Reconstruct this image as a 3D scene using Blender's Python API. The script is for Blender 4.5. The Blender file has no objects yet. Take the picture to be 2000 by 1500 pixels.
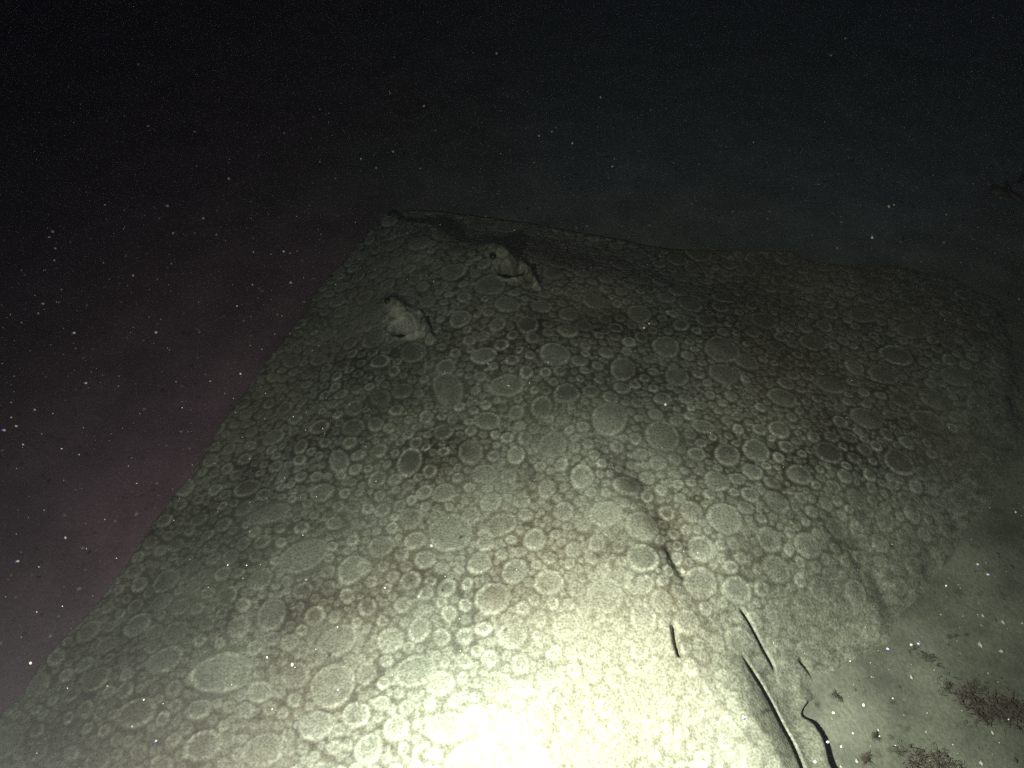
import bpy, bmesh, math, random
import numpy as np
from mathutils import Vector, Matrix

sc = bpy.context.scene
COL = sc.collection
S = 0.8                                    # camera height above the seabed in metres; lengths below are in units of S

# ------------------------------------------------------------------ camera, sky, torch, exposure
PITCH = math.radians(47.0)
HALF = 0.637                               # tan of half the horizontal field of view
cam_d = bpy.data.cameras.new('camera'); cam = bpy.data.objects.new('camera', cam_d); COL.objects.link(cam)
cam.location = (0, 0, S); cam.rotation_euler = (math.pi/2 - PITCH, 0, 0)
cam_d.sensor_width = 36; cam_d.lens = 36/(2*HALF); cam_d.clip_start = 0.01; cam_d.clip_end = 400
sc.camera = cam

world = bpy.data.worlds.new('World'); sc.world = world; world.use_nodes = True
nt = world.node_tree; bg = nt.nodes['Background']
sky_t = nt.nodes.new('ShaderNodeTexSky'); sky_t.sky_type = 'NISHITA'; sky_t.sun_disc = False
sky_t.sun_elevation = math.radians(12.0); sky_t.sun_rotation = math.radians(20)
nt.links.new(sky_t.outputs[0], bg.inputs[0]); bg.inputs[1].default_value = 0.0062     # night under water

# the diver's torch, held out to the left at the height of the camera: hot centre with a wide soft spill
TORCH = Vector((-0.37, 0.0, 0.80))*S
AIM = Vector((0.085, 0.245, 0.05))*S
ld = bpy.data.lights.new('dive_torch', 'SPOT'); torch = bpy.data.objects.new('dive_torch', ld); COL.objects.link(torch)
torch.location = TORCH; torch.rotation_euler = (AIM-TORCH).to_track_quat('-Z', 'Y').to_euler()
ld.energy = 65; ld.color = (0.925, 1.0, 0.795); ld.shadow_soft_size = 0.012
ld.spot_size = math.radians(165); ld.spot_blend = 0.6
ld.use_nodes = True
ln = ld.node_tree; em = ln.nodes['Emission']
def lnode(t, **k):
    n = ln.nodes.new(t)
    for a, b in k.items(): setattr(n, a, b)
    return n
tc = lnode('ShaderNodeTexCoord'); sp = lnode('ShaderNodeSeparateXYZ')
ln.links.new(tc.outputs['Normal'], sp.inputs[0])
def lmath(op, a, b=None, c=None):
    n = lnode('ShaderNodeMath', operation=op)
    for i, v in enumerate((a, b, c)):
        if v is None: continue
        if isinstance(v, (int, float)): n.inputs[i].default_value = v
        else: ln.links.new(v, n.inputs[i])
    return n.outputs[0]
cz = lmath('MINIMUM', lmath('ABSOLUTE', sp.outputs[2]), 0.99999)
th = lmath('ARCCOSINE', cz)                                   # angle off the beam axis
def gauss(sig_deg, amp):
    s = math.radians(sig_deg)
    q = lmath('DIVIDE', th, s)
    return lmath('MULTIPLY', lmath('EXPONENT', lmath('MULTIPLY', lmath('MULTIPLY', q, q), -0.5)), amp)
prof = lmath('ADD', lmath('ADD', gauss(10.4, 2.9), gauss(21, 0.50)), gauss(45, 0.095))
ln.links.new(prof, em.inputs['Strength'])

sc.view_settings.view_transform = 'Standard'; sc.view_settings.look = 'None'
sc.view_settings.exposure = 0.0; sc.view_settings.gamma = 1.0; sc.view_settings.use_curve_mapping = False
sc.cycles.use_denoising = False
sc.cycles.max_bounces = 4; sc.cycles.volume_bounces = 1; sc.cycles.diffuse_bounces = 2
sc.cycles.use_adaptive_sampling = False

# ------------------------------------------------------------------ helpers
rng = np.random.default_rng(11); random.seed(5)
sP, cP = math.sin(PITCH), math.cos(PITCH)
def at(px, py, z=0.0):
    """where the view ray of a photo point meets the level z (units of S)"""
    x = (px-1000)/1000*HALF; y = (750-py)/1000*HALF
    t = (1-z)/(sP - y*cP)
    return np.array((x*t, (cP + y*sP)*t, z))
def along(px, py, f):
    """a point at the fraction f of the way from the eye to the seabed"""
    p = at(px, py, 0.0)
    return Vector((p[0]*f, p[1]*f, 1-f))*S
def tag(o, label=None, cat=None, group=None, kind=None):
    for k, v in (('label', label), ('category', cat), ('group', group), ('kind', kind)):
        if v: o[k] = v
    return o
def link(name, me, mat=None, parent=None):
    o = bpy.data.objects.new(name, me); COL.objects.link(o)
    if mat: me.materials.append(mat)
    if parent: o.parent = parent
    return o
class Mat:
    def __init__(s, name, rough=0.7, spec=0.3):
        s.m = bpy.data.materials.new(name); s.m.use_nodes = True
        s.t = s.m.node_tree; s.b = s.t.nodes['Principled BSDF']
        s.b.inputs['Roughness'].default_value = rough; s.b.inputs['Specular IOR Level'].default_value = spec
    def n(s, typ, **k):
        n = s.t.nodes.new(typ)
        for a, b in k.items():
            if a in n.inputs: s.put(n.inputs[a], b)
            else: setattr(n, a, b)
        return n
    def put(s, sock, v):
        if hasattr(v, 'is_output'): s.t.links.new(v, sock)
        else: sock.default_value = v
    def noise(s, scale, detail=4, rough=0.55, dist=0.0):
        n = s.n('ShaderNodeTexNoise'); n.inputs['Scale'].default_value = scale; n.inputs['Detail'].default_value = detail
        n.inputs['Roughness'].default_value = rough; n.inputs['Distortion'].default_value = dist
        g = getattr(s, 'g', None)
        if g is None: g = s.g = s.n('ShaderNodeTexCoord')
        s.t.links.new(g.outputs['Object'], n.inputs['Vector'])
        return n.outputs['Fac']
    def ramp(s, v, a, b, lo=0.0, hi=1.0):
        n = s.n('ShaderNodeMapRange'); s.put(n.inputs['Value'], v)
        for i, x in (('From Min', a), ('From Max', b), ('To Min', lo), ('To Max', hi)): n.inputs[i].default_value = x
        n.interpolation_type = 'SMOOTHSTEP'
        return n.outputs[0]
    def math(s, op, a, b=0.0):
        n = s.n('ShaderNodeMath', operation=op); s.put(n.inputs[0], a); s.put(n.inputs[1], b); return n.outputs[0]
    def mix(s, f, a, b):
        n = s.n('ShaderNodeMix', data_type='RGBA'); s.put(n.inputs[0], f)
        for i, v in ((6, a), (7, b)): s.put(n.inputs[i], v if hasattr(v, 'is_output') else (*v, 1))
        return n.outputs[2]
    def attr(s, name):
        n = s.n('ShaderNodeAttribute', attribute_name=name); return n.outputs['Fac']
    def scale(s, c, f):
        n = s.n('ShaderNodeVectorMath', operation='SCALE'); s.put(n.inputs[0], c); s.put(n.inputs[3], f); return n.outputs[0]
    def base(s, c): s.put(s.b.inputs['Base Color'], c)
    def bump(s, h, strength, dist):
        n = s.n('ShaderNodeBump'); s.put(n.inputs['Height'], h); n.inputs['Strength'].default_value = strength
        n.inputs['Distance'].default_value = dist; s.t.links.new(n.outputs[0], s.b.inputs['Normal'])

def smooth(x, a, b):
    t = np.clip((x-a)/(b-a), 0, 1); return t*t*(3-2*t)
def poly_dist(P, pts, closed=False):
    """distance, nearest point and side (+ = left of travel) of P to a polyline; also the run along it, 0..1"""
    pts = np.asarray(pts)[:, :2]
    if closed: pts = np.vstack([pts, pts[:1]])
    best = np.full(len(P), 1e9); near = np.zeros((len(P), 2)); side = np.zeros(len(P)); run = np.zeros(len(P))
    seg = np.diff(pts, axis=0); L = np.hypot(seg[:, 0], seg[:, 1]); cum = np.concatenate([[0], np.cumsum(L)])
    for i in range(len(seg)):
        d = seg[i]; w = P - pts[i]
        t = np.clip((w@d)/(L[i]**2+1e-12), 0, 1)
        q = pts[i] + t[:, None]*d
        e = P - q; dd = np.hypot(e[:, 0], e[:, 1]); m = dd < best
        best[m] = dd[m]; near[m] = q[m]; side[m] = np.sign(d[0]*w[m, 1]-d[1]*w[m, 0]); run[m] = (cum[i]+t[m]*L[i])/cum[-1]
    return best, near, side, run
def inside(P, pts):
    pts = np.asarray(pts)[:, :2]; c = np.zeros(len(P), bool); n = len(pts)
    for i in range(n):
        a, b = pts[i], pts[(i+1) % n]
        k = (a[1] > P[:, 1]) != (b[1] > P[:, 1])
        if abs(b[1]-a[1]) > 1e-12:
            x = (b[0]-a[0])*(P[:, 1]-a[1])/(b[1]-a[1]) + a[0]
            c ^= k & (P[:, 0] < x)
    return c
def spline(pts, n=8, closed=False):
    pts = np.asarray(pts, float); m = len(pts); out = []
    for i in range(m if closed else m-1):
        if closed: p = [pts[(i+k) % m] for k in (-1, 0, 1, 2)]
        else: p = [pts[max(0, min(m-1, i+k))] for k in (-1, 0, 1, 2)]
        for t in np.linspace(0, 1, n, endpoint=False):
            out.append(0.5*((2*p[1]) + (-p[0]+p[2])*t + (2*p[0]-5*p[1]+4*p[2]-p[3])*t*t + (-p[0]+3*p[1]-3*p[2]+p[3])*t**3))
    if not closed: out.append(pts[-1])
    return np.array(out)
def value_noise(P, scale, seed, octaves=3):
    """smooth noise on the plane, -1..1"""
    r = np.random.default_rng(seed); tot = np.zeros(len(P)); amp = 1.0; norm = 0
    for o in range(octaves):
        g = r.uniform(-1, 1, (64, 64)); q = P*scale*2**o + r.uniform(0, 50, 2)
        i = np.floor(q).astype(int); f = q-i; f = f*f*(3-2*f)
        a = g[i[:, 0] % 64, i[:, 1] % 64]; b = g[(i[:, 0]+1) % 64, i[:, 1] % 64]
        c = g[i[:, 0] % 64, (i[:, 1]+1) % 64]; d = g[(i[:, 0]+1) % 64, (i[:, 1]+1) % 64]
        tot += amp*((a*(1-f[:, 0])+b*f[:, 0])*(1-f[:, 1]) + (c*(1-f[:, 0])+d*f[:, 0])*f[:, 1]); norm += amp; amp *= 0.5
    return tot/norm

# ------------------------------------------------------------------ seabed
def build_seabed():
    # fine in the middle, coarser outwards, one sheet out to where nothing can be seen
    k = np.linspace(-1, 1, 321)
    ax = np.sign(k)*(np.abs(k)*2.2 + np.abs(k)**9*60)
    X, Y = np.meshgrid(ax, ax + 0.9, indexing='ij'); P = np.column_stack([X.ravel(), Y.ravel()])
    Z = 0.004*value_noise(P, 2.2, 3, 4) + 0.002*value_noise(P, 14, 4, 3) - 0.003
    n = len(ax); V = np.column_stack([P, Z])*S
    idx = np.arange(n*n).reshape(n, n)
    F = np.column_stack([idx[:-1, :-1].ravel(), idx[1:, :-1].ravel(), idx[1:, 1:].ravel(), idx[:-1, 1:].ravel()])
    me = bpy.data.meshes.new('seabed'); me.from_pydata(V.tolist(), [], F.tolist())
    me.polygons.foreach_set('use_smooth', [True]*len(me.polygons))
    m = Mat('silty_sand', 0.95, 0.1)
    grain = m.noise(260, 3, 0.7); mott = m.noise(11, 5, 0.6); big = m.noise(2.1, 3, 0.5)
    c = m.mix(m.ramp(mott, 0.3, 0.72), (0.072, 0.073, 0.061), (0.160, 0.162, 0.134))
    # purple lens cast put into the silt colour left, plain grey sand right
    sx = m.n('ShaderNodeSeparateXYZ'); m.t.links.new(m.g.outputs['Object'], sx.inputs[0])
    edge = m.math('ADD', sx.outputs[0], m.math('MULTIPLY', m.math('SUBTRACT', big, 0.5), 0.9))
    plum = m.mix(m.ramp(mott, 0.3, 0.7), (0.150, 0.070, 0.112), (0.230, 0.120, 0.172))
    c = m.mix(m.ramp(edge, -0.62, 0.18, 1, 0), c, plum)
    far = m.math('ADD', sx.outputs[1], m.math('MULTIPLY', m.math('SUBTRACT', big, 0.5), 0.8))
    c = m.mix(m.math('MULTIPLY', m.ramp(far, 0.85, 1.3), m.ramp(edge, -0.5, 0.3)), c, m.mix(m.ramp(mott, 0.3, 0.72), (0.130, 0.155, 0.175), (0.185, 0.215, 0.240)))   # blue lens cast put into the silt colour beyond the ray
    spk = m.ramp(m.noise(70, 2, 0.5), 0.66, 0.74)
    c = m.mix(m.math('MULTIPLY', spk, 0.45), c, (0.06, 0.045, 0.04))
    c = m.scale(c, m.ramp(grain, 0.25, 0.75, 0.8, 1.2))
    m.base(c); m.bump(grain, 0.35, 0.003)
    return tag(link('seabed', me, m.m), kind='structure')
build_seabed()

# ------------------------------------------------------------------ the ray
E = np.array((-0.106, 1.213))                    # midway between the eyes
UA = math.radians(119.5); U = np.array((math.cos(UA), math.sin(UA))); LFT = np.array((-U[1], U[0]))
def bc(u, l): return E + u*U + l*LFT             # body coordinates (forward, left) -> plan
def pl(*pts, z=0.0): return [at(x, y, z)[:2] for x, y in pts]

margin_left = pl((757, 413), (718, 452), (668, 500), (605, 580), (555, 650), (500, 720), (430, 822), (370, 915),
                 (300, 1000), (232, 1110), (150, 1205), (70, 1290), (0, 1385), z=0.012)
wing_left = [bc(-0.50, 1.00), bc(-0.60, 1.03), bc(-0.70, 0.98), bc(-0.80, 0.84), bc(-0.90, 0.62), bc(-0.98, 0.42), bc(-1.02, 0.30)]
tail_l = pl((1350, 1560), (1440, 1640), z=0.02) 
tail_r = pl((1720, 1640), (1650, 1540), (1622, 1490), z=0.01)
hip_right = pl((1614, 1452), (1594, 1414), (1568, 1386), (1592, 1356), (1640, 1328), (1710, 1292), (1790, 1236), (1850, 1160),
               z=0.012)
wing_right = pl((1910, 1080), (1965, 990), (2010, 890), (2030, 770), (2020, 660), (1975, 575), z=0.012)
margin_right = pl((1880, 518), (1750, 494), (1600, 482), (1450, 480), (1300, 476), (1180, 456), (1080, 437), (980, 420), (880, 409), (800, 404), z=0.012)
OUT = spline(margin_left + wing_left + tail_l + tail_r + hip_right + wing_right + margin_right, 9, True)
OUT = OUT + 0.006*np.column_stack([value_noise(OUT, 13, 61, 3), value_noise(OUT, 13, 62, 3)])

# rosettes measured from the skin: photo x, y, half-width, half-height, tilt
BIG = [(590,1075,50,32,20),(525,1187,28,34,0),(460,1212,23,23,0),(246,1190,30,26,20),(304,1100,28,26,10),(685,1103,27,30,-20),(655,1237,44,28,25),
 (425,1300,58,40,10),(312,1275,38,28,20),(165,1302,32,28,10),(570,1302,28,27,0),(500,1335,26,22,0),(470,1372,20,17,0),(505,1448,44,32,5),(385,1440,40,30,20),
 (172,1472,28,26,0),(300,1478,24,22,0),(610,1400,36,30,10),(255,1378,40,30,15),(378,1372,26,20,15),(770,1408,26,26,0),(872,1410,44,30,0),(860,1325,28,24,0),
 (712,1300,20,24,0),(760,1240,28,24,20),(715,1176,20,18,0),(800,902,25,29,-10),(868,965,26,17,10),(803,1010,24,21,0),(920,1010,18,18,0),(920,890,24,24,0),
 (952,832,28,17,-15),(1057,815,21,21,0),(1105,795,26,20,-20),(990,770,35,20,0),(1083,720,30,22,-12),(876,768,28,36,20),(808,695,27,18,0),(1030,665,21,20,0),
 (1025,870,14,14,0),(1008,900,18,17,0),(1078,886,28,24,-35),(1067,966,18,18,0),(1135,950,23,23,0),(1188,843,34,34,-30),(1190,800,16,14,0),(1300,683,28,22,-15),
 (1412,680,36,28,-15),(1350,586,25,18,0),(1248,620,24,19,0),(1530,772,30,20,-15),(1522,840,22,18,-25),(1475,886,27,24,0),(1395,956,25,22,0),(1460,980,18,16,0),
 (1370,845,25,14,0),(1440,845,12,11,0),(1632,732,32,20,0),(1500,604,30,16,0),(958,582,30,20,20),(945,712,27,15,0),(690,792,18,16,0),(582,853,15,15,0),
 (545,765,18,15,0),(524,822,23,18,0),(620,820,22,14,5),(470,922,30,18,5),(520,985,44,20,12),(545,905,11,18,0),(440,1066,18,17,0),(660,890,20,24,20),(833,818,14,14,0),
 (884,826,10,12,0),(1008,820,16,14,-25),(1252,1105,32,26,-10),(1290,1182,22,22,0),(1255,1212,24,30,20),(1342,1215,26,24,0),(1180,1170,36,34,0),(1072,1143,30,25,0),
 (962,1168,36,30,10),(880,1040,44,36,0),(978,1030,36,20,25),(1180,1020,32,24,0),(1410,1030,36,28,0),(1440,1150,30,24,0),(640,610,0,0,0),(660,576,16,12,0),(735,620,12,11,0),
 (808,1300,44,30,10),(690,1380,30,26,0),(560,1240,20,16,10),(1000,1240,30,26,0),(1290,870,34,30,0),(1040,930,0,0,0),(830,1090,22,18,0),(1045,1060,22,22,0),(1100,1010,20,18,0),
 (740,960,12,11,0),(585,1018,16,14,0),(650,1010,18,14,0),(708,1100,16,15,0),(620,1060,0,0,0),(1380,590,0,0,0),(1215,735,24,26,-20),(1320,745,24,20,0),(1370,960,0,0,0),(1600,640,30,17,0),
 (1460,700,26,18,0),(1740,700,32,20,0),(1700,800,34,22,0),(1620,880,30,22,0),(1560,930,26,20,0),(1800,610,34,16,0),(1700,580,32,14,0),(1420,560,26,13,0),(1250,540,24,12,0),(1830,790,34,22,0),
 (1770,880,34,24,0),(1890,700,34,20,0),(1160,600,24,16,0),(1090,520,22,12,0),(820,490,22,12,0),(740,500,20,12,0),(900,640,22,16,0),(1530,1180,28,24,0),(1620,1130,30,24,0),(1600,1240,26,22,0),(1500,1060,26,22,0),
 (1580,1060,28,22,0),(1690,1200,24,22,0)]

EYES = ((779, 594, 1.0), (982, 503, 1.35))
def body_height(P):
    """back of the ray above the sand, units of S, over plan points"""
    rel = P - E; u = rel@U; l = rel@LFT
    d, _, _, _ = poly_dist(P, OUT, True)
    # soft rim, then the wings thicken towards the trunk
    hd = poly_dist(P, np.vstack([hip_right[3:], wing_right, margin_right[:4]]))[0]
    z = (0.0015 + 0.0045*smooth(hd, 0.01, 0.10))*np.sqrt(np.clip(1-(1-np.clip(d/0.02, 0, 1))**2, 0, 1))
    z += 0.030*smooth(d, 0.0, 0.22)*(1-0.6*smooth(-l, 0.25, 0.55))
    trunk = np.exp(-(l/0.32)**2)*smooth(u, -1.12, -0.70)*(1-0.75*smooth(u, -0.05, 0.24))
    z += 0.046*trunk*smooth(d, 0.0, 0.25)
    z += 0.012*np.exp(-((l-0.01)/0.07)**2)*smooth(u, -0.95, -0.75)*(1-smooth(u, -0.25, -0.05))
    # wings ripple a little
    wav = np.sin(u*13 + 2.0*np.sign(l)) * smooth(np.abs(l), 0.3, 0.9)
    z += 0.010*wav*smooth(d, 0, 0.12)*np.where(l < 0, 0.35, 1)
    z += 0.007*value_noise(P, 6.5, 21, 3)*smooth(d, 0, 0.1)
    # snout ridge: stands up on the left, drops away on its right
    rd, _, rs, rr = poly_dist(P, spline(pl((750, 408), (800, 438), (858, 470), (905, 500), z=0.05), 6))
    ss = rd*rs                                       # + is right/far side when walking back
    z += 0.030*np.exp(-(rd/np.where(ss > 0, 0.018, 0.12))**2)*smooth(1-rr, 0, 0.35)*smooth(d, -0.004, 0.02)
    # eye domes, each with the spiracle hollow behind it
    for (ex, ey, hh) in EYES:
        c = at(ex, ey, 0.085)[:2]; r = P-c; a = r@U; b = r@LFT
        b2 = b - 0.10*a                                # crest runs a little outwards
        bs = np.where(b2 < 0, 0.015, 0.040)           # steep inner/right flank, long outer one
        al = np.where(a > 0, 0.050, 0.048)
        z += 0.022*hh*np.exp(-(np.abs(a)/al)**2.2 - (np.abs(b2)/bs)**1.5)
        z += 0.0025*value_noise(P, 70, 71, 3)*np.exp(-(a/0.06)**2 - (b/0.04)**2)
        q = r + 0.048*U - 0.004*LFT; a = q@U; b = q@LFT
        z -= 0.040*np.exp(-(a/0.015)**4 - (b/0.023)**4)
        rg = np.hypot(a/0.72, b)
        z += 0.008*np.exp(-((rg-0.030)/0.0045)**2)*smooth(-a, -0.004, 0.012)
        z += 0.013*np.exp(-((b+0.026+0.12*a)/0.0055)**2 - ((a+0.012)/0.036)**4)
    # groove of the back running down to the tail
    gd, _, gs, gr = poly_dist(P, spline(pl((1120, 800), (1215, 925), (1290, 1020), (1370, 1145), (1440, 1245), z=0.10), 6))
    z -= 0.007*np.exp(-(gd/0.007)**2)*smooth(value_noise(P, 18, 8, 2), -0.05, 0.45)*smooth(gr, 0.05, 0.35)*(1-smooth(gr, 0.8, 1))
    z -= 0.020*np.exp(-(gd/0.07)**2)*(0.5+0.5*np.tanh((gd*gs+0.012*value_noise(P, 14, 9, 2))/0.024))*smooth(gr, 0, 0.4)*(1-smooth(gr, 0.7, 1))
    # tail, claspers and pelvic folds, with the slits between them
    td, _, ts, tr = poly_dist(P, spline(pl((1395, 1215), (1440, 1290), (1490, 1375), (1540, 1460), (1580, 1550), (1610, 1640), z=0.05), 6))
    w = np.where(ts > 0, 0.030, 0.034)
    z += 0.014*np.exp(-(td/w)**2)*smooth(tr, 0.02, 0.35)
    def slit(pts, depth, width, bank=0.0, zz=0.045):
        nonlocal z
        sd, _, s_, r_ = poly_dist(P, spline(pl(*pts, z=zz), 6))
        e = smooth(r_, 0, 0.18)*(1-smooth(r_, 0.82, 1.0))
        e = np.where((r_ <= 0) | (r_ >= 1), 0, e)
        z -= depth*np.exp(-(sd/width)**2)*e
        if bank: z += bank*np.exp(-(sd/0.030)**2)*(s_ < 0)*e
    def ridge(pts, h):
        nonlocal z
        sd, _, s_, r_ = poly_dist(P, spline(pl(*pts, z=0.045), 6))
        z += h*np.exp(-(sd/0.012)**2)*smooth(r_, 0, 0.3)*(r_ < 1)
    slit([(1440, 1185), (1465, 1212), (1492, 1246), (1530, 1292)], 0.010, 0.0022, 0.002)
    slit([(1445, 1262), (1470, 1292), (1512, 1345), (1546, 1408), (1570, 1458), (1592, 1520), (1610, 1600)], 0.012, 0.0024, 0.0)
    slit([(1560, 1284), (1580, 1298), (1602, 1316)], 0.010, 0.0026, 0.0, 0.012)
    ridge([(1405, 1322), (1440, 1362), (1480, 1408), (1520, 1470), (1560, 1560)], 0.005)
    ridge([(1430, 1420), (1462, 1452), (1490, 1500), (1520, 1570)], 0.006)
    slit([(1310, 1225), (1318, 1262), (1330, 1290)], 0.012, 0.003)
    # soft crease along the flank of the right pelvic fin
    kd, _, _, kr = poly_dist(P, spline(pl((1560, 985), (1620, 1035), (1690, 1105), (1752, 1185), (1775, 1240), z=0.02), 6))
    z -= 0.006*np.exp(-(kd/0.022)**2)*smooth(kr, 0, 0.35)*(1-smooth(kr, 0.7, 1))
    # free edge of the inner pelvic lobe beside the tail stands clear of the sand
    fd, _, _, fr = poly_dist(P, spline(pl((1562, 1384), (1592, 1410), (1612, 1450), (1622, 1490), (1640, 1530), z=0.012), 5))
    z += 0.008*np.exp(-(fd/0.022)**2)*smooth(fr, 0, 0.2)*smooth(d, -0.001, 0.003)
    z = np.maximum(z, 0.0015)
    # behind the right wing and pelvic fin the rim is bedded in the silt, unevenly
    qd = poly_dist(P, np.vstack([hip_right[4:], wing_right, margin_right[:3]]))[0]
    z -= 0.009*(1-smooth(qd + 0.02*value_noise(P, 18, 31, 2), 0.0, 0.05))
    return z, d, u, l

def build_ray():
    cell = 0.00165
    lo = OUT.min(0)-0.01; hi = OUT.max(0)+0.01
    lo[1] = max(lo[1], 0.05); lo[0] = max(lo[0], -1.05)
    xs = np.arange(lo[0], hi[0], cell); ys = np.arange(lo[1], hi[1], cell)
    nx, ny = len(xs), len(ys)
    X, Y = np.meshgrid(xs, ys, indexing='ij'); P = np.column_stack([X.ravel(), Y.ravel()])
    ins = inside(P, OUT).reshape(nx, ny)
    q = ins[:-1, :-1] | ins[1:, :-1] | ins[1:, 1:] | ins[:-1, 1:]
    idx = np.arange(nx*ny).reshape(nx, ny)
    F = np.column_stack([idx[:-1, :-1][q], idx[1:, :-1][q], idx[1:, 1:][q], idx[:-1, 1:][q]])
    used = np.unique(F); remap = np.full(nx*ny, -1); remap[used] = np.arange(len(used)); F = remap[F]
    gi, gj = used // ny, used % ny
    P = P[used]; insu = ins.ravel()[used]
    out = ~insu
    _, near, _, _ = poly_dist(P[out], OUT, True); P[out] = near          # clean rim
    z, d, u, l = body_height(P)
    z[out] = -0.004
    # --- skin pattern: packed rosettes, big ones first
    spots = []
    for (x, y, rx, ry, tl) in BIG:
        if rx == 0: continue
        c = at(x, y, 0.06); yv = (750-y)/1000*HALF; t = (1-0.06)/(sP-yv*cP); k = t*HALF/1000
        fs = (sP-yv*cP)
        spots.append((c[0], c[1], rx*k, ry*k/max(fs, .55), math.radians(tl)))
    lo2, hi2 = P.min(0), P.max(0); bs = 0.03
    buckets = {}
    def put(s):
        buckets.setdefault((int(s[0]//bs), int(s[1]//bs)), []).append(s)
    for s in spots: put(s)
    def clash(x, y, r, gap):
        n = int((r+0.075)//bs)+1; bx, by = int(x//bs), int(y//bs)
        for i in range(bx-n, bx+n+1):
            for j in range(by-n, by+n+1):
                for s in buckets.get((i, j), ()):
                    m = math.hypot(s[0]-x, s[1]-y)
                    if m < r + math.sqrt(s[2]*s[3]) - gap*min(r, s[2]): return True
        return False
    R = random.Random(3)
    for (r0, r1, tries, gap) in ((0.020, 0.030, 90, 0.02), (0.0125, 0.019, 900, 0.03), (0.0085, 0.0125, 7000, 0.05), (0.0055, 0.0085, 80000, 0.08), (0.0030, 0.0055, 220000, 0.10)):
        for _ in range(tries):
            r = R.uniform(r0, r1); x = R.uniform(lo2[0], hi2[0]); y = R.uniform(lo2[1], hi2[1])
            if clash(x, y, r, gap): continue
            k = R.uniform(0.9, 1.12); s = (x, y, r*k, r/k, R.uniform(0, 3.14)); spots.append(s); put(s)
    G = np.full((nx, ny), -1); G[gi, gj] = np.arange(len(used))
    spot = np.zeros(len(P)); rim = np.zeros(len(P)); tone = np.zeros(len(P)); puff = np.zeros(len(P))
    for (x, y, a, b, tl) in spots:
        m = max(a, b)*1.25+0.003
        i0, i1 = max(0, int((x-m-lo[0])/cell)), min(nx, int((x+m-lo[0])/cell)+2)
        j0, j1 = max(0, int((y-m-lo[1])/cell)), min(ny, int((y+m-lo[1])/cell)+2)
        if i1 <= i0 or j1 <= j0: continue
        g = G[i0:i1, j0:j1].ravel(); g = g[g >= 0]
        if not len(g): continue
        dx, dy = P[g, 0]-x, P[g, 1]-y; c_, s_ = math.cos(tl), math.sin(tl)
        ex, ey = (dx*c_+dy*s_)/a, (-dx*s_+dy*c_)/b
        ang = np.arctan2(ey, ex); wob = 1.0
        for k in (2, 3, 5, 8): wob = wob + R.uniform(-1, 1)*(0.045 if k < 5 else 0.03)*np.cos(k*ang+R.uniform(0, 6.3))
        rr = np.hypot(ex, ey)/wob; r = math.sqrt(a*b)
        e = min(0.5, 0.0028/r)
        fill = (1-smooth(rr, 1-e*0.6, 1+e*0.8))*R.uniform(0.6, 1.0)
        rw = min(0.3, 0.0030/r)
        rg = np.exp(-((rr-(1-rw))/(rw*0.85))**2)
        dots = 0.62+0.38*np.cos(ang*R.randint(9, 17)+R.uniform(0, 6))*np.cos(ang*R.randint(3, 7)+R.uniform(0, 6))
        p0, p1 = R.uniform(0, 6.3), R.uniform(0, 6.3)
        arc = 0.42+0.62*np.clip(np.maximum(np.cos(ang-p0), 0.8*np.cos(2*ang-p1)), 0, 1)
        rg = rg*dots*arc*R.uniform(0.5, 1.1)*(0.45 if r < 0.007 else 1)
        t = R.gauss(0, 1)
        new = fill > spot[g]
        tone[g] = np.where(new, t, tone[g]); spot[g] = np.maximum(spot[g], fill); rim[g] = np.maximum(rim[g], rg*fill)
        puff[g] = np.maximum(puff[g], np.clip(1-rr*rr, 0, 1)*min(1.0, r/0.02))
    blotch_falloff = np.zeros(len(P)); paleness = np.zeros(len(P))
    for (x, y, rx, ry, am) in ((860,900,75,48,1),(600,1170,45,60,1),(725,705,110,60,.8),(495,1062,30,22,.8),(262,1132,45,28,.8),(405,1215,42,28,1),(1020,940,26,22,.9),(1065,770,40,30,.8),
            (660,960,60,45,.5),(215,1250,36,28,.9),(60,1400,40,20,.8),(1340,880,60,40,.7),(1200,650,70,40,.7),(1000,700,80,40,.6),(1550,660,60,40,.7),(1290,1035,24,16,1),(1235,965,22,14,1),
            (975,1150,30,24,.8),(590,1015,30,20,.8),(330,1200,40,26,.6),(720,800,60,36,.6),(1400,890,60,30,.7),(1560,900,40,30,.7),(470,880,40,24,.7),(1140,760,40,40,.6),(890,700,50,40,.6),
            (1185,1070,30,22,.6),(840,1130,30,20,.5),(500,1290,30,22,.5),(140,1345,34,26,.8),(1250,760,60,40,.7),(1480,640,50,30,.5),(860,470,40,20,.6),(1330,1270,16,20,.9),(1225,1190,22,14,.7)):
        c = at(x, y, 0.06)[:2]; k = (1-0.06)/(sP-(750-y)/1000*HALF*cP)*HALF/1000
        q = ((P[:, 0]-c[0])/(rx*k))**2 + ((P[:, 1]-c[1])/(ry*k*1.25))**2
        blotch_falloff = np.maximum(blotch_falloff, am*np.exp(-q*0.7))
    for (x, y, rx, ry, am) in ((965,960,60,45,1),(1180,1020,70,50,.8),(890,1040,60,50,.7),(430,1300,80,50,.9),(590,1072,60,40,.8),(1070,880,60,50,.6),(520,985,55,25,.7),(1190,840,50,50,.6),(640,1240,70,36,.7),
            (840,1200,90,50,.6),(700,600,80,50,.9),(630,620,40,40,.7),(770,520,80,40,.5),(700,1000,90,60,.5),(1150,1250,170,70,1),(1150,1400,280,120,1),(1250,1330,120,80,1),(1180,1170,90,50,.9),(880,1330,120,70,.7),(330,1230,90,60,.5),(1300,900,60,70,.7),(320,1300,50,36,.5),(360,1140,60,50,.7),(700,1100,70,40,.5),(500,1450,70,40,.5),(1420,1040,60,40,.6)):
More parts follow.
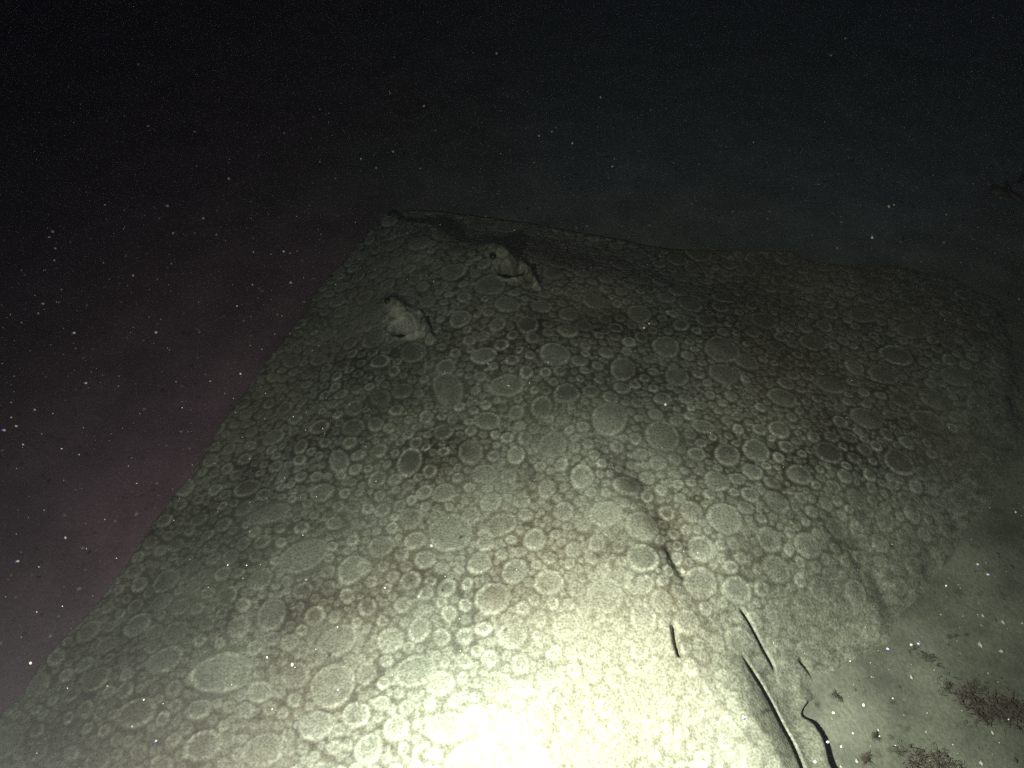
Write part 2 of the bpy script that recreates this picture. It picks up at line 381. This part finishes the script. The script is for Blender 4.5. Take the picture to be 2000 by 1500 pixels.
        c = at(x, y, 0.06)[:2]; k = (1-0.06)/(sP-(750-y)/1000*HALF*cP)*HALF/1000
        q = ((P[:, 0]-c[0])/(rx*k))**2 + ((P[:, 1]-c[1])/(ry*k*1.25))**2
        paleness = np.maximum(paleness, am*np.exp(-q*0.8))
    blotch_falloff = np.clip(blotch_falloff*(1.35+1.1*value_noise(P, 26, 41, 3)) + 0.75*smooth(value_noise(P, 9, 42, 3), 0.10, 0.42), 0, 1)
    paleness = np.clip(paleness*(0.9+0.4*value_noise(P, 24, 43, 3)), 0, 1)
    gd, _, gs, gr = poly_dist(P, spline(pl((1120, 800), (1215, 925), (1290, 1020), (1370, 1145), (1440, 1245), z=0.10), 6))
    blotch_falloff += 0.8*np.exp(-(gd/0.008)**2)*smooth(value_noise(P, 20, 8, 2), -0.2, 0.4)*(gr > 0)*(gr < 1)
    blotch_falloff += smooth(-l, 0.10, 0.50)*smooth(u, -0.85, -0.55)*(0.58+0.7*value_noise(P, 8, 45, 3))  # right wing darkens outwards: fading torchlight put into the mottled pigment
    blotch_falloff = np.clip(blotch_falloff, 0, 1)*(1-0.6*paleness)
    brown = smooth(l, 0.36, 0.85)*(0.7+0.5*value_noise(P, 5, 44, 2))
    plain = smooth(u + 0.10*smooth(l, 0.25, 0.1), -0.98, -0.84)*(0.25 + 0.75*smooth(poly_dist(P, np.vstack([hip_right, wing_right[:3]]))[0] + 0.05*value_noise(P, 11, 51, 2), 0.02, 0.26))                                      # no rosettes on tail and pelvic folds
    plain = plain*(1-0.45*smooth(-l, 0.3, 0.85))  # outer right rosettes fade: murk and blur put into the pattern
    blur = plain
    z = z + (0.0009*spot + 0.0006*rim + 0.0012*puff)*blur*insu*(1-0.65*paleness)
    V = np.column_stack([P, z])*S
    me = bpy.data.meshes.new('stingray')
    # skirt: the rim turns under and into the sand
    e = np.vstack([F[:, [0, 1]], F[:, [1, 2]], F[:, [2, 3]], F[:, [3, 0]]])
    key = np.minimum(e[:, 0], e[:, 1]).astype(np.int64)*len(V)+np.maximum(e[:, 0], e[:, 1])
    uq, inv, cnt = np.unique(key, return_inverse=True, return_counts=True)
    be = e[cnt[inv] == 1]; bv = np.unique(be); low = np.full(len(V), -1); low[bv] = len(V)+np.arange(len(bv))
    V2 = V[bv].copy(); V2[:, 2] = -0.03*S
    SK = np.column_stack([be[:, 1], be[:, 0], low[be[:, 0]], low[be[:, 1]]])
    Vall = np.vstack([V, V2]); Fall = np.vstack([F, SK]).astype(np.int32)
    me.vertices.add(len(Vall)); me.vertices.foreach_set('co', Vall.astype(np.float32).ravel())
    me.loops.add(len(Fall)*4); me.loops.foreach_set('vertex_index', Fall.ravel())
    me.polygons.add(len(Fall)); me.polygons.foreach_set('loop_start', np.arange(len(Fall), dtype=np.int32)*4)
    me.update(calc_edges=True)
    me.polygons.foreach_set('use_smooth', np.ones(len(Fall), bool))
    pad = np.zeros(len(V2))
    wan = np.zeros(len(P))                                               # unspotted paler skin round eye and spiracle
    for (ex, ey, hh), amt in zip(EYES, (0.7, 0.04)):
        c = at(ex, ey, 0.085)[:2]; r = P-c; a = r@U + 0.02; b = r@LFT
        wan = np.maximum(wan, amt*np.exp(-(np.abs(a)/0.056)**3 - (np.abs(b-0.004)/0.022)**2))
    for nm, arr in (('spot', spot), ('rim', rim), ('tone', np.clip(0.5+0.2*tone, 0, 1)), ('patterned', plain), ('wan', wan), ('blotch_falloff', blotch_falloff), ('paleness', paleness), ('brown', np.clip(brown, 0, 1))):
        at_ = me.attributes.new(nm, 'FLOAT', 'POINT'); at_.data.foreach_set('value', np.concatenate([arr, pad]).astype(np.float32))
    m = Mat('ray_skin', 0.62, 0.35)
    sp_, ri, to, pa = m.attr('spot'), m.attr('rim'), m.attr('tone'), m.attr('patterned')
    fine = m.noise(430, 2, 0.6); med = m.noise(75, 4, 0.65); blot = m.noise(8.5, 4, 0.6); warm = m.noise(3.2, 3, 0.5)
    bl, pl_, br = m.attr('blotch_falloff'), m.attr('paleness'), m.attr('brown')
    gap = m.mix(m.ramp(med, 0.32, 0.62), (0.046, 0.039, 0.025), (0.120, 0.110, 0.080))
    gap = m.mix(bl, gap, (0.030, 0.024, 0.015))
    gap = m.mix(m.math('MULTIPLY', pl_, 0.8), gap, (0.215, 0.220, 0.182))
    disc = m.mix(to, (0.185, 0.188, 0.158), (0.300, 0.305, 0.260))
    disc = m.mix(m.ramp(med, 0.30, 0.68, 0.55, 0.0), disc, (0.100, 0.097, 0.078))
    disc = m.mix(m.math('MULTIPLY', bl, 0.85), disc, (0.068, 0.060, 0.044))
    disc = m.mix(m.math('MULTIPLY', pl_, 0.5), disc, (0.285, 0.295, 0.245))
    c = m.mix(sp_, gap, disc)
    c = m.mix(m.math('MULTIPLY', m.math('MULTIPLY', ri, m.math('SUBTRACT', 1.0, m.math('MULTIPLY', pl_, 0.6))), m.ramp(med, 0.25, 0.55, 0.40, 1.0)), c, (0.62, 0.63, 0.54))
    c = m.mix(m.ramp(warm, 0.46, 0.60, 0.0, 0.50), c, m.mix(0.45, c, (0.21, 0.155, 0.10)))
    c = m.mix(m.ramp(warm, 0.47, 0.36, 0.0, 0.50), c, m.mix(0.45, c, (0.13, 0.17, 0.12)))
    c = m.mix(m.math('MULTIPLY', br, 0.7), c, m.mix(0.5, c, (0.20, 0.115, 0.095)))
    smooth_skin = m.mix(m.ramp(med, 0.35, 0.7), (0.095, 0.096, 0.080), (0.175, 0.177, 0.146))
    c = m.mix(pa, smooth_skin, c)
    c = m.mix(m.math('MULTIPLY', m.attr('wan'), m.ramp(med, 0.34, 0.6, 0.0, 1.0)), c, (0.44, 0.42, 0.37))
    c = m.scale(c, m.ramp(fine, 0.25, 0.75, 0.60, 1.40))
    m.base(c); m.bump(fine, 0.5, 0.0015)
    o = link('stingray', me, m.m)
    tag(o, 'large stingray covered in pale rosettes lying on the silty seabed, facing away', 'stingray')
    return o
ray = build_ray()

# ------------------------------------------------------------------ haze of the water
def box(name, lo, hi):
    v = [(x, y, z) for x in (lo[0], hi[0]) for y in (lo[1], hi[1]) for z in (lo[2], hi[2])]
    f = [(0, 1, 3, 2), (4, 6, 7, 5), (0, 4, 5, 1), (2, 3, 7, 6), (0, 2, 6, 4), (1, 5, 7, 3)]
    me = bpy.data.meshes.new(name); me.from_pydata(v, [], f); return me
hm = bpy.data.materials.new('murky_water'); hm.use_nodes = True
ht = hm.node_tree; ht.nodes.clear()
ho = ht.nodes.new('ShaderNodeOutputMaterial'); hv = ht.nodes.new('ShaderNodeVolumePrincipled')
hv.inputs['Color'].default_value = (0.56, 0.60, 0.70, 1); hv.inputs['Density'].default_value = 0.05; hv.inputs['Anisotropy'].default_value = 0.0
ht.links.new(hv.outputs[0], ho.inputs['Volume'])
haze = tag(link('haze', box('haze', (-52, -52, -1.0), (52, 52, 1.3)), hm), kind='stuff')

# ------------------------------------------------------------------ eyes and spiracle flaps of the ray
def surf(px, py, z0):
    z = z0
    for _ in range(6):
        p = at(px, py, z); z = float(body_height(p[None, :2])[0][0])
    return Vector((*at(px, py, z)[:2], z))*S
def blob(name, loc, size, rot, mat, parent, seg=20, squash=None):
    me = bpy.data.meshes.new(name); bm = bmesh.new()
    bmesh.ops.create_uvsphere(bm, u_segments=seg, v_segments=seg//2, radius=1.0)
    r = random.Random(name+str(loc))
    for v in bm.verts:
        v.co *= 1+r.uniform(-0.03, 0.03)
        v.co = Vector((v.co.x*size[0], v.co.y*size[1], v.co.z*size[2]))
    for f in bm.faces: f.smooth = True
    bm.to_mesh(me); bm.free()
    o = link(name, me, mat, parent); o.location = loc; o.rotation_euler = rot
    return o
eye_m = Mat('eye_dark', 0.25, 0.5); eye_m.base((0.012, 0.012, 0.014, 1))
for px, py in ((757, 589), (962, 502)):
    p = surf(px, py, 0.1)
    blob('eye', p + Vector((0, 0, 0.002*S)), (0.0078*S, 0.0055*S, 0.006*S), (0, 0, UA), eye_m.m, ray)

# ------------------------------------------------------------------ specks drifting in the beam
pale = Mat('plankton_pale', 0.5, 0.4); pale.base((0.86, 0.86, 0.78, 1))
blue = Mat('fringe_blue', 0.5, 0.4); blue.base((0.10, 0.08, 0.80, 1))  # lens colour fringe modelled as a blue lobe
def speck_mesh(kind, seed):
    r = random.Random(seed); bm = bmesh.new()
    bmesh.ops.create_icosphere(bm, subdivisions=2, radius=1.0)
    for v in bm.verts: v.co *= r.uniform(0.85, 1.15)
    for v in bm.verts: v.co.x *= r.uniform(1.1, 1.3); v.co.y *= 0.8
    if kind:
        n = set(bm.verts)
        g = bmesh.ops.create_icosphere(bm, subdivisions=2, radius=0.9, matrix=Matrix.Translation((1.35, 0.1, -0.1)))
        for f in {f for v in g['verts'] for f in v.link_faces}: f.material_index = 1
    for f in bm.faces: f.smooth = True
    me = bpy.data.meshes.new('marine_speck'); bm.to_mesh(me); bm.free()
    me.materials.append(pale.m)
    if kind: me.materials.append(blue.m)
    return me
plain_me = [speck_mesh(0, i) for i in range(4)]; blue_me = [speck_mesh(1, 10+i) for i in range(3)]
SPECKS = {
 'left': ('in the dark plum water left of the ray', 'left of the ray',
  [(103,452,7,1),(108,485,6,1),(96,463,4,0),(327,402,7,1),(397,426,6,1),(447,349,5,0),(380,257,4,0),(289,246,4,0),(84,593,6,1),(75,612,4,0),(145,650,6,1),(168,748,6,1),
   (305,649,5,0),(32,832,5,0),(8,840,7,1),(35,1096,6,1),(128,1050,5,0),(42,630,4,0),(106,508,4,0),(202,513,3,0),(260,538,4,0),(338,455,4,0),(495,492,4,0),(554,491,4,0),
   (568,552,4,0),(470,730,4,0),(22,815,3,0),(68,800,4,0),(45,868,4,0),(22,786,3,0),(42,528,4,0),(60,1295,5,0),(120,565,3,0),(72,1195,3,0),(205,400,4,0),(335,515,3,0),(423,458,3,0),(493,556,3,0)]),
 'above': ('in the dark water beyond the snout', 'beyond the snout',
  [(768,296,5,1),(735,328,4,0),(762,182,4,0),(828,207,4,0),(555,260,4,1),(655,348,3,0),(970,104,5,0),(924,103,3,0),(1053,265,4,0),(1078,257,4,0),(1118,280,4,0),(1173,190,4,0),(1196,325,4,0),
   (1777,50,4,1),(1651,75,4,0),(1623,108,4,0),(1704,464,5,0),(1736,403,5,0),(1746,400,3,0),(705,310,3,0),(625,316,3,0),(506,304,3,0),(1472,278,3,0),(978,300,3,0),(270,126,5,0),(855,43,3,0),(770,112,4,1)]),
 'over': ('just over the bare silt beside the tail', 'over the silt beside the tail',
  [(1910,1102,5,1),(1930,1122,6,1),(1848,1144,4,0),(1984,1000,4,0),(1734,1267,6,1),(1780,1259,5,0),(1794,1257,5,1),(1687,1377,6,0),(1628,1392,5,0),(1617,1449,6,0),(1666,1432,4,0),(1643,1458,4,0),
   (1661,1291,3,0),(1744,1364,3,0),(1718,1438,3,0),(1970,1405,3,0),(1592,1488,5,0)]),
 'on': ('above the rosette patterned back of the ray', 'above the back of the ray',
  [(571,1298,6,0),(305,1447,6,1),(258,1419,4,0),(210,1340,4,0),(906,1250,5,0),(843,1066,5,0),(752,1148,4,0),(1452,1400,7,1),(1395,1407,7,0),(1300,790,5,0),(818,1165,4,0),(660,1347,4,0),(1268,632,4,0),(1258,640,4,0)]),
}
R2 = random.Random(9)
for key, (lab, grp, lst) in SPECKS.items():
    for (x, y, r, b) in lst:
        f = {'left': R2.uniform(0.62, 0.8), 'above': R2.uniform(0.68, 0.88), 'over': R2.uniform(0.84, 0.93), 'on': R2.uniform(0.84, 0.9)}[key]
        p = along(x, y, f); depth = (cP*p.y + sP*(S-p.z))
        me = R2.choice(blue_me if b else plain_me)
        o = link('marine_speck', me); o.location = p
        q = r*0.5*HALF/1000*depth*(0.8 if b else 1); o.scale = (q, q, q)
        # blue lobe imitates lens colour fringing, turned outwards from the view centre
        a = math.atan2(750-y, x-1000); 
        o.rotation_euler = (0, 0, a + R2.uniform(-0.4, 0.4)) if b else (R2.uniform(0, 3), R2.uniform(0, 3), R2.uniform(0, 3))
        if b: tag(o, 'pale speck with a blue lens fringe drifting '+lab, 'plankton', 'blue fringed specks '+grp)
        elif r >= 5: tag(o, 'larger plain pale speck drifting '+lab, 'plankton', 'larger plain specks '+grp)
        else: tag(o, 'tiny plain pale speck drifting '+lab, 'plankton', 'tiny plain specks '+grp)
# the countless finer ones: one scatter of tiny grains
bm = bmesh.new()
for i in range(480):
    x = R2.uniform(-20, 2020); y = R2.uniform(-20, 1500)
    if R2.random() < 0.55: x = abs(R2.gauss(0, 420)); y = R2.gauss(560, 240)
    f = R2.uniform(0.5, 0.86)
    p = along(x, y, f); depth = (cP*p.y + sP*(S-p.z)); q = R2.uniform(0.4, 1.0)*HALF/1000*depth
    m4 = Matrix.Translation(p) @ Matrix.Rotation(R2.uniform(0, 6), 4, 'Z') @ Matrix.Diagonal((q*R2.uniform(1, 2.2), q, q, 1))
    bmesh.ops.create_icosphere(bm, subdivisions=1, radius=1.0, matrix=m4)
me = bpy.data.meshes.new('marine_snow'); bm.to_mesh(me); bm.free()
tag(link('marine_snow', me, pale.m), kind='stuff')

# ------------------------------------------------------------------ scraps on the silt
red = Mat('red_weed', 0.8, 0.2); red.base(red.mix(red.ramp(red.noise(60, 3), 0.35, 0.65), (0.046, 0.028, 0.025), (0.078, 0.056, 0.048)))
dark = Mat('dark_litter', 0.85, 0.2); dark.base(dark.mix(dark.ramp(dark.noise(80, 3), 0.35, 0.65), (0.045, 0.04, 0.034), (0.085, 0.075, 0.062)))
def frond(name, px, py, length, width, ang, mat, seed, branches=3, z=0.012):
    """a little branching scrap of weed: flattened tapering strands with thickness"""
    r = random.Random(seed); bm = bmesh.new(); base = at(px, py, z)
    def strand(p0, a, ln, w):
        pts = []; p = np.array(p0, float)
        for k in range(7):
            pts.append((p.copy(), w*(1-k/7.5), a)); a += r.uniform(-0.45, 0.45)
            p = p + np.array((math.cos(a), math.sin(a), r.uniform(-0.04, 0.04)))*ln/6
        rings = []
        for (c, ww, aa) in pts:
            n = np.array((-math.sin(aa), math.cos(aa), 0)); up = np.array((0, 0, 1.0))
            rings.append([bm.verts.new((c + n*ww*math.cos(t) + up*ww*0.45*math.sin(t))*S) for t in np.linspace(0, 2*math.pi, 8, endpoint=False)])
        for A, B in zip(rings, rings[1:]):
            for i in range(8): bm.faces.new((A[i], A[(i+1) % 8], B[(i+1) % 8], B[i]))
        bm.faces.new(rings[0][::-1]); bm.faces.new(rings[-1])
        return pts
    main = strand(base, ang, length, width)
    for b in range(branches):
        c, w, a = main[1+b % 5]; strand(c, a + r.choice((-1, 1))*r.uniform(0.5, 1.1), length*r.uniform(0.3, 0.6), w*0.7)
    for f in bm.faces: f.smooth = True
    me = bpy.data.meshes.new(name); bm.to_mesh(me); bm.free()
    return link(name, me, mat)
def tuft(name, px, py, ln, wd, ang, n, mat, seed, size=1.0):
    """a matted scrap lying in the silt: many hair-thin curled fibres, thickest in the middle"""
    r = random.Random(seed); V = []; F = []; b = at(px, py, 0.0)
    for k in range(n):
        q = r.gauss(0, 1)*ln*0.5; w = (r.gauss(0, 1)*wd + 0.35*ln*math.sin(q/ln*3))*0.6
        p = np.array((b[0]+q*math.cos(ang)-w*math.sin(ang), b[1]+q*math.sin(ang)+w*math.cos(ang), r.uniform(0.0002, 0.0018)))
        a = r.uniform(0, 6.3); turn = r.uniform(-0.7, 0.7); rad = r.uniform(0.00022, 0.0005)*size; step = r.uniform(0.0008, 0.0022)*size
        for m in range(5):
            nn = np.array((-math.sin(a), math.cos(a), 0)); rr = rad*(1-0.16*m)
            for c, u_ in ((1, 0), (-0.5, 0.87), (-0.5, -0.87)): V.append((p + nn*rr*c + np.array((0, 0, rr*u_)))*S)
            if m:
                o0 = len(V)-6
                for t in range(3): F.append((o0+t, o0+(t+1) % 3, o0+3+(t+1) % 3, o0+3+t))
            a += turn; p = p + np.array((math.cos(a), math.sin(a), 0))*step
    me = bpy.data.meshes.new(name); me.from_pydata([tuple(v) for v in V], [], F)
    return link(name, me, mat)
tag(tuft('weed_scrap', 1950, 1388, 0.046, 0.017, -0.5, 520, red.m, 1, 1.3), 'largest dark red tuft of weed on the silt in the lower right corner', 'seaweed')
tag(tuft('weed_scrap', 1893, 1352, 0.026, 0.008, 0.1, 140, red.m, 2), 'thin red strand of weed just left of the largest red tuft', 'seaweed')
tag(tuft('weed_scrap', 1690, 1482, 0.006, 0.003, 0.9, 50, red.m, 3), 'small reddish crumb of weed on the silt close beside the tail', 'seaweed')
tag(tuft('weed_scrap', 1815, 1488, 0.036, 0.012, -0.5, 240, red.m, 4, 1.2), 'brownish red weed scrap at the bottom edge between tail and corner', 'seaweed')
tag(tuft('litter_fleck', 1632, 1360, 0.006, 0.0015, -1.2, 40, dark.m, 5), 'dark thin fleck on the silt right behind the pelvic fin', 'debris')
tag(tuft('litter_fleck', 1708, 1438, 0.003, 0.002, 0.3, 40, dark.m, 6), 'dark round fleck on the silt above the small reddish crumb', 'debris')
tag(tuft('litter_fleck', 1848, 1341, 0.005, 0.003, 0.5, 30, dark.m, 7), 'dark fleck on the silt left of the red weed', 'debris')
tag(tuft('litter_fleck', 1808, 1284, 0.020, 0.006, -0.9, 60, dark.m, 8), 'forked dark fleck on the silt below the pair of close white specks', 'debris')
dk = frond('drifting_scrap', 1935, 368, 0.10, 0.016, -0.55, dark.m, 12, 2, z=0.10)
tag(dk, 'dark elongated scrap hovering at the far right edge above the wing', 'debris')

# coarse grit on the silt: shell crumbs and dark grains, the large ones among countless smaller
def grit(name, n, mat, seed, lo, hi, sz):
    r = np.random.default_rng(seed)
    P = np.column_stack([r.uniform(lo[0], hi[0], n), r.uniform(lo[1], hi[1], n)]); P = P[~inside(P, OUT)]
    n = len(P); g = sz*(0.4 + r.pareto(2.6, n).clip(0, 3.0))
    z = 0.004*value_noise(P, 2.2, 3, 4) + 0.002*value_noise(P, 14, 4, 3) - 0.003
    o = np.array([(1, 0, 0), (-1, 0, 0), (0, 1, 0), (0, -1, 0), (0, 0, 0.6), (0, 0, -0.6)], float)
    V = np.column_stack([P, z + g*0.2])[:, None, :] + o[None]*g[:, None, None]*r.uniform(0.6, 1.4, (n, 6, 1))
    F = np.array([(0, 2, 4), (2, 1, 4), (1, 3, 4), (3, 0, 4), (2, 0, 5), (1, 2, 5), (3, 1, 5), (0, 3, 5)])
    me = bpy.data.meshes.new(name); me.from_pydata((V.reshape(-1, 3)*S).tolist(), [], (F[None]+6*np.arange(n)[:, None, None]).reshape(-1, 3).tolist())
    return tag(link(name, me, mat), kind='stuff')
shell = Mat('shell_crumb', 0.7, 0.3); shell.base((0.34, 0.34, 0.29, 1))
grit('shell_grit', 9000, shell.m, 81, (-0.9, 0.1), (1.4, 2.2), 0.0011)
grit('dark_grit', 12000, dark.m, 82, (-0.9, 0.1), (1.4, 2.2), 0.0012)
